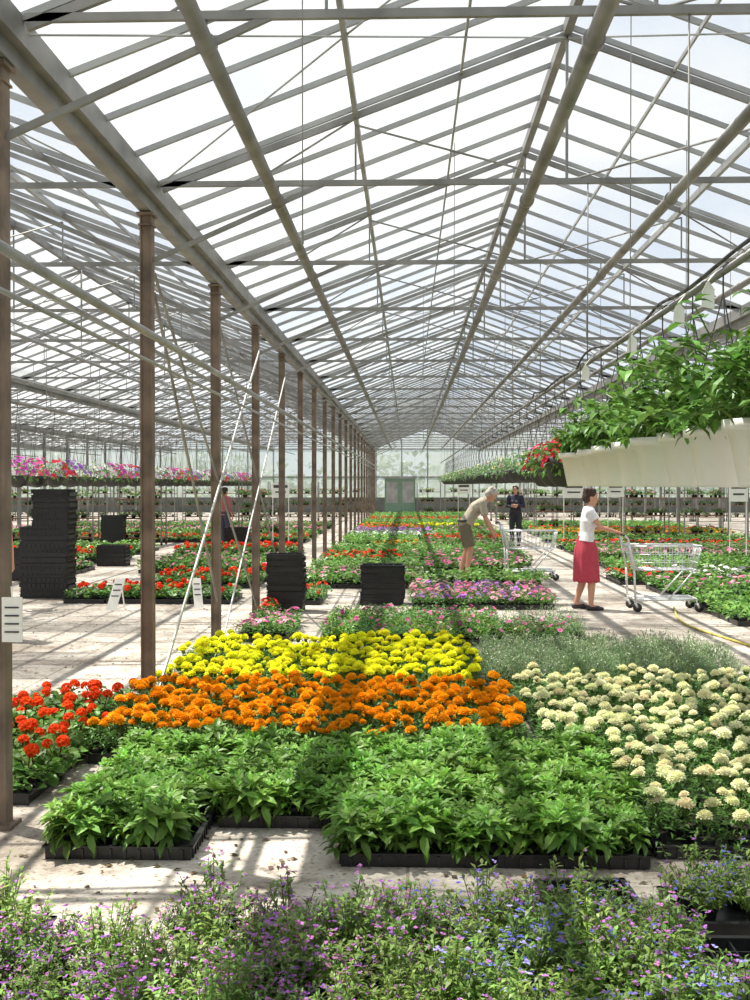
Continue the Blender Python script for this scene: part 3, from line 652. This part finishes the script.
def person(name,loc,heading,J,h=1.7,top=None,bottom=None,skirt=None,shorts=False,sleeve=.45,hair=(.03,.02,.015),hairlong=False,shoe=(.05,.04,.04),vox=.008,fem=False,curl=1.0):
    e=empty(name,loc); e.rotation_euler=(0,0,heading); e.scale=(h/1.7,)*3
    v=lambda k: np.array(J[k],float)
    b=Body(); sw=.9 if fem else 1.0
    pel,chest,neck,hd=v('pelvis'),v('chest'),v('neck'),v('head'); f=np.array(J.get('face',(1,0,0)),float); f/=np.linalg.norm(f)
    mid=(pel+chest)/2
    b.cap(pel,.105,mid,.092*sw,1.45); b.cap(mid,.092*sw,chest,.112*sw,1.42); b.cap(chest,.112*sw,neck*.75+chest*.25,.075,1.7*sw); b.cap(neck*.8+chest*.2,.056*sw,hd+np.array([0,0,-.06]),.05*sw)
    up=np.cross(f,[0,1,0]); up=-up if up[2]<0 and J.get('up',1)>0 else up; up/=np.linalg.norm(up); lat=np.cross(up,f); R=np.stack([f,lat,up],1)
    P=lambda x,y,z: hd+R@np.array([x,y,z])
    b.ell(P(-.008,0,.03),(.098,.076,.098),R); b.ell(P(.022,0,-.045),(.068,.056,.072),R); b.cap(P(.086,0,.012),.009,P(.108,0,-.022),.013); b.cap(P(.072,-.012,-.062),.018,P(.072,.012,-.062),.018)
    b.cap(P(.055,-.01,-.1),.02,P(.055,.01,-.1),.02)
    for s in(-1,1): b.ell(P(-.008,s*.078,-.01),(.018,.011,.03),R)
    for s,q in((-1,'R'),(1,'L')):
        sh,el,wr=v('sh'+q),v('el'+q),v('wr'+q); b.cap(chest+(sh-chest)*.6,.06*sw,sh,.055*sw); b.cap(sh,.053*sw,el,.038*sw); b.cap(el,.04*sw,(el*.6+wr*.4),.037*sw); b.cap(el*.6+wr*.4,.037*sw,wr,.024*sw)
        d=v('hd'+q); d=d/np.linalg.norm(d); nrm=np.array(J.get('pn'+q,(0,0,-1)),float); nrm-=d*nrm.dot(d); nrm/=np.linalg.norm(nrm); sd=np.cross(d,nrm)
        if sd.dot([0,-s,0])<0 and abs(sd[1])>.3: sd=-sd
        k=wr+d*.085
        for o in(-.026,-.009,.009,.026): b.cap(wr+d*.012+sd*o*.7,.014,k+sd*o,.0125)
        for o,fl in((-.033,.062),(-.011,.075),(.011,.08),(.033,.072)):
            p=k+sd*o; dd=d.copy()
            for ci,(seg,ang) in enumerate(((.45,.5),(.32,.75),(.23,.6))):
                a=ang*curl; dd=dd*math.cos(a)+(nrm-dd*nrm.dot(dd))*math.sin(a); dd/=np.linalg.norm(dd); p2=p+dd*fl*seg*1.05; b.cap(p,.0092-.0008*ci,p2,.0088-.0008*ci,n=10); p=p2
        tp=wr+d*.03+sd*.03; t1=tp+(d*.6+sd*.55+nrm*.35*curl)*.04; b.cap(wr+d*.02+sd*.015,.015,tp,.014,n=10); b.cap(tp,.0125,t1,.0105,n=10); b.cap(t1,.0105,t1+(d*.8+nrm*.5*curl)*.03,.0085,n=10)
        hp,kn,an=v('hp'+q),v('kn'+q),v('an'+q); b.cap(hp,.085,kn,.055); b.cap(kn,.056,kn*.65+an*.35,.056); b.cap(kn*.65+an*.35,.056,an,.034)
        fd=np.array(J.get('ft'+q,(1,0,0)),float); fd/=np.linalg.norm(fd); b.cap(an+[0,0,-.03],.034,an+fd*.12+[0,0,-.055],.026)
    b.make('body',M_skin,vox,e,3)
    g=Body()
    for s in(-1,1): g.ell(P(.083,s*.03,.012),(.009,.014,.009),R,8)
    o=g.g.obj('eye_whites',[M_eye],True); o.parent=e
    g=Body()
    for s in(-1,1): g.ell(P(.0885,s*.03,.012),(.005,.006,.006),R,8); g.cap(P(.088,s*.017,.035),.004,P(.08,s*.046,.033),.003,n=8)
    o=g.g.obj('irises_and_brows',[M_iris],True); o.parent=e
    g=Body(); g.cap(P(.089,-.018,-.06),.005,P(.089,.018,-.06),.005,n=8); o=g.g.obj('lips',[M_lip],True); o.parent=e
    hb=Body(); hb.ell(P(-.022,0,.05),(.1,.088,.092),R); hb.ell(P(-.055,0,.0),(.07,.08,.085),R)
    for k in range(16):
        a=k*.8; hb.ell(P(-.03+.065*math.cos(a),.065*math.sin(a),.08+.03*math.cos(k)),(.032,.028,.022),R,8)
    if hairlong: hb.ell(P(-.07,0,-.08),(.055,.085,.1),R)
    hb.make('hair',simple('hair_'+name,hair,.7,0,.4,60,.4),.008,e,1)
    if top:
        b=Body(); t=.012
        b.cap(pel*1.0+np.array([0,0,-.05 if not skirt else .02]),.105+t+.008,mid,.1*sw+t,1.45,flat0=True); b.cap(mid,.1*sw+t,chest,.114*sw+t,1.42); b.cap(chest,.114*sw+t,neck*.7+chest*.3,.078+t,1.68*sw)
        if fem:
            for s in(-1,1): b.ell(chest+np.array([.085,s*.07,-.02]),(.06,.06,.065))
        for q in'RL':
            sh,el,wr=v('sh'+q),v('el'+q),v('wr'+q); b.cap(chest+(sh-chest)*.55,.062*sw+t,sh,.056*sw+t)
            if sleeve<=1: b.cap(sh,.055*sw+t,sh+(el-sh)*sleeve,.048*sw+t+.008,flat1=True)
            else: b.cap(sh,.055*sw+t,el,.042+t); b.cap(el,.042+t,el+(wr-el)*(sleeve-1),.03+t,flat1=True)
        b.make('shirt',cloth('top_'+name,top),vox,e,3)
    if bottom:
        b=Body(); t=.014; b.cap(pel+np.array([-.0,0,.06]),.1+t,pel,.108+t,1.45,flat0=True)
        for q in'RL':
            hp,kn,an=v('hp'+q),v('kn'+q),v('an'+q)
            if shorts: b.cap(hp,.094+t,hp+(kn-hp)*.95,.075+t,flat1=True)
            else: b.cap(hp,.09+t,kn,.06+t); b.cap(kn,.062+t,an+[0,0,.0],.05+t,flat1=True)
        b.make('shorts' if shorts else 'trousers',cloth('bottom_'+name,bottom),vox,e,3)
        g=Body(); g.cap(pel+[0,0,.035],.122,pel+[0,0,.065],.12,1.45,flat0=True,flat1=True); o=g.g.obj('belt',[M_dark],True); o.parent=e
    if skirt:
        g=G(); n=64; t=np.arange(n)*6.28318/n; zs=np.linspace(pel[2]+.1,.40,14); V=[];F=[]
        for z in zs:
            u=(zs[0]-z)/(zs[0]-zs[-1]); rxx=.108+.055*min(1,u*3)+.02*u; ryy=.14+.055*min(1,u*3)+.02*u; fo=1+.06*u*np.sin(t*9+1)+.03*u*np.sin(t*17)
            cx=pel[0]+.01*u; V.append(np.stack([cx+rxx*np.cos(t)*fo,ryy*np.sin(t)*fo,np.full(n,z)+.008*u*np.sin(t*9)],1))
        nr=len(zs)
        for k in range(nr-1):
            for i in range(n):
                j=(i+1)%n;A=k*n;B=A+n; F+=[(A+i,B+i,B+j),(A+i,B+j,A+j)]
        g.add(np.concatenate(V),F); o=g.obj('skirt',[cloth('skirt_'+name,skirt)],True); m=o.modifiers.new('t','SOLIDIFY'); m.thickness=.006; o.parent=e
    b=Body()
    for q in'RL':
        an=v('an'+q); fd=np.array(J.get('ft'+q,(1,0,0)),float); fd/=np.linalg.norm(fd)
        p0=an+np.array([-.03*fd[0],-.03*fd[1],-.055]); b.cap(p0,.04,an+fd*.10+[0,0,-.058],.037,1.05); b.cap(an+fd*.08+[0,0,-.06],.038,an+fd*.155+[0,0,-.068],.028,1.2)
    b.make('shoes',simple('shoe_'+name,shoe,.5),.008,e,2)
    return e
def stand(**kw):
    J=dict(pelvis=(0,0,.95),chest=(.0,0,1.26),neck=(0,0,1.46),head=(.02,0,1.59),shR=(0,-.18,1.40),shL=(0,.18,1.40),elR=(-.02,-.23,1.12),elL=(-.02,.23,1.12),wrR=(.08,-.22,.88),wrL=(.08,.22,.88),hdR=(.2,0,-1),hdL=(.2,0,-1),pnR=(0,1,0),pnL=(0,-1,0),
     hpR=(0,-.09,.9),hpL=(0,.09,.9),knR=(.02,-.1,.49),knL=(.02,.1,.49),anR=(-.02,-.1,.09),anL=(.0,.1,.09)); J.update(kw); return J
JW=stand(pelvis=(0,0,.95),chest=(.03,0,1.25),neck=(.04,0,1.45),head=(.07,0,1.585),face=(1,0,-.12),shR=(.04,-.165,1.385),shL=(.04,.165,1.385),elR=(.17,-.2,1.17),elL=(.2,.2,1.16),wrR=(.385,-.18,1.115),wrL=(.385,.18,1.115),
 hdR=(1,0,-.25),hdL=(1,0,-.25),pnR=(0,0,-1),pnL=(0,0,-1),knR=(.07,-.09,.50),anR=(.06,-.09,.09),knL=(.0,.09,.49),anL=(-.12,.09,.10))
person('woman_shopper',(WX,WY,0),0,JW,1.64,top=(.80,.80,.82),skirt=(.50,.055,.09),sleeve=.5,hair=(.05,.025,.018),shoe=(.03,.025,.03),vox=.006,fem=True)
JM=stand(pelvis=(-.06,0,.93),chest=(.15,0,1.20),neck=(.30,0,1.35),head=(.41,0,1.43),face=(.75,0,-.65),shR=(.24,-.18,1.29),shL=(.24,.18,1.29),elR=(.30,-.22,1.0),elL=(.33,.22,1.02),wrR=(.42,-.17,.76),wrL=(.46,.17,.80),
 hdR=(.5,0,-.8),hdL=(.5,0,-.8),pnR=(-.6,0,-.5),pnL=(-.6,0,-.5),hpR=(-.06,-.09,.88),hpL=(-.06,.09,.88),knR=(.04,-.1,.5),knL=(.0,.1,.49),anR=(-.02,-.1,.09),anL=(-.12,.1,.09))
person('man_bending',(1.12,20.6,0),0,JM,1.80,top=(.42,.37,.29),bottom=(.18,.15,.10),shorts=True,sleeve=.75,hair=(.5,.46,.43),vox=.008,curl=.8)
PE=math.pi
JS=stand(elR=(.02,-.24,1.14),elL=(.02,.24,1.14),wrR=(.2,-.05,1.13),wrL=(.21,.05,1.17),hdR=(.1,1,0),hdL=(.1,-1,0),pnR=(-1,0,0),pnL=(-1,0,0))
person('woman_standing',(3.0,30.8,0),-PE*.6,JS,1.66,top=(.03,.03,.05),bottom=(.03,.03,.04),sleeve=1.8,hair=(.05,.02,.01),vox=.012,fem=True,hairlong=True)
person('woman_standing',(-5.1,30.5,0),PE*.3,stand(),1.62,top=(.35,.12,.12),bottom=(.05,.05,.08),sleeve=1.5,vox=.014,fem=True)
person('woman_standing',(-4.60,12.0,0),PE*.5,stand(),1.62,top=(.7,.3,.35),bottom=(.08,.08,.12),vox=.012,fem=True,hair=(.3,.2,.1))
# ------------------------------------------------------------------ world, sun, camera
w=bpy.data.worlds.new('World'); scene.world=w; w.use_nodes=True; nt=w.node_tree; N=nt.nodes; L=nt.links; N.clear()
out=N.new('ShaderNodeOutputWorld'); bg=N.new('ShaderNodeBackground'); bg.inputs[1].default_value=1.0
tc=N.new('ShaderNodeTexCoord'); mp=N.new('ShaderNodeMapping'); mp.inputs['Scale'].default_value=(1.2,1.2,2.6); nz=N.new('ShaderNodeTexNoise'); nz.inputs['Scale'].default_value=2.2; nz.inputs['Detail'].default_value=6
L.new(tc.outputs['Generated'],mp.inputs[0]); L.new(mp.outputs[0],nz.inputs['Vector'])
cr=N.new('ShaderNodeValToRGB'); e=cr.color_ramp.elements; e[0].position=.42; e[0].color=(.58,.70,.88,1); e[1].position=.60; e[1].color=(1,1,1,1)
L.new(nz.outputs['Fac'],cr.inputs['Fac']); L.new(cr.outputs[0],bg.inputs[0]); L.new(bg.outputs[0],out.inputs[0])
sd=bpy.data.lights.new('sun','SUN'); sd.energy=12.5; sd.angle=math.radians(.5); sd.color=(1,.94,.83); so=bpy.data.objects.new('sun',sd); scene.collection.objects.link(so)
d=Vector((.42,-.22,-1)).normalized(); so.rotation_euler=d.to_track_quat('-Z','Y').to_euler()
cd=bpy.data.cameras.new('camera'); cam=bpy.data.objects.new('camera',cd); scene.collection.objects.link(cam); scene.camera=cam
cd.sensor_fit='VERTICAL'; cd.sensor_height=36; cd.sensor_width=27; cd.lens=39.6; cd.clip_start=.05; cd.clip_end=500
cam.location=(0,0,1.7); cam.rotation_euler=(math.radians(90-.78),0,math.radians(1.72))
scene.view_settings.view_transform='Standard'; scene.view_settings.look='None'; scene.view_settings.exposure=0
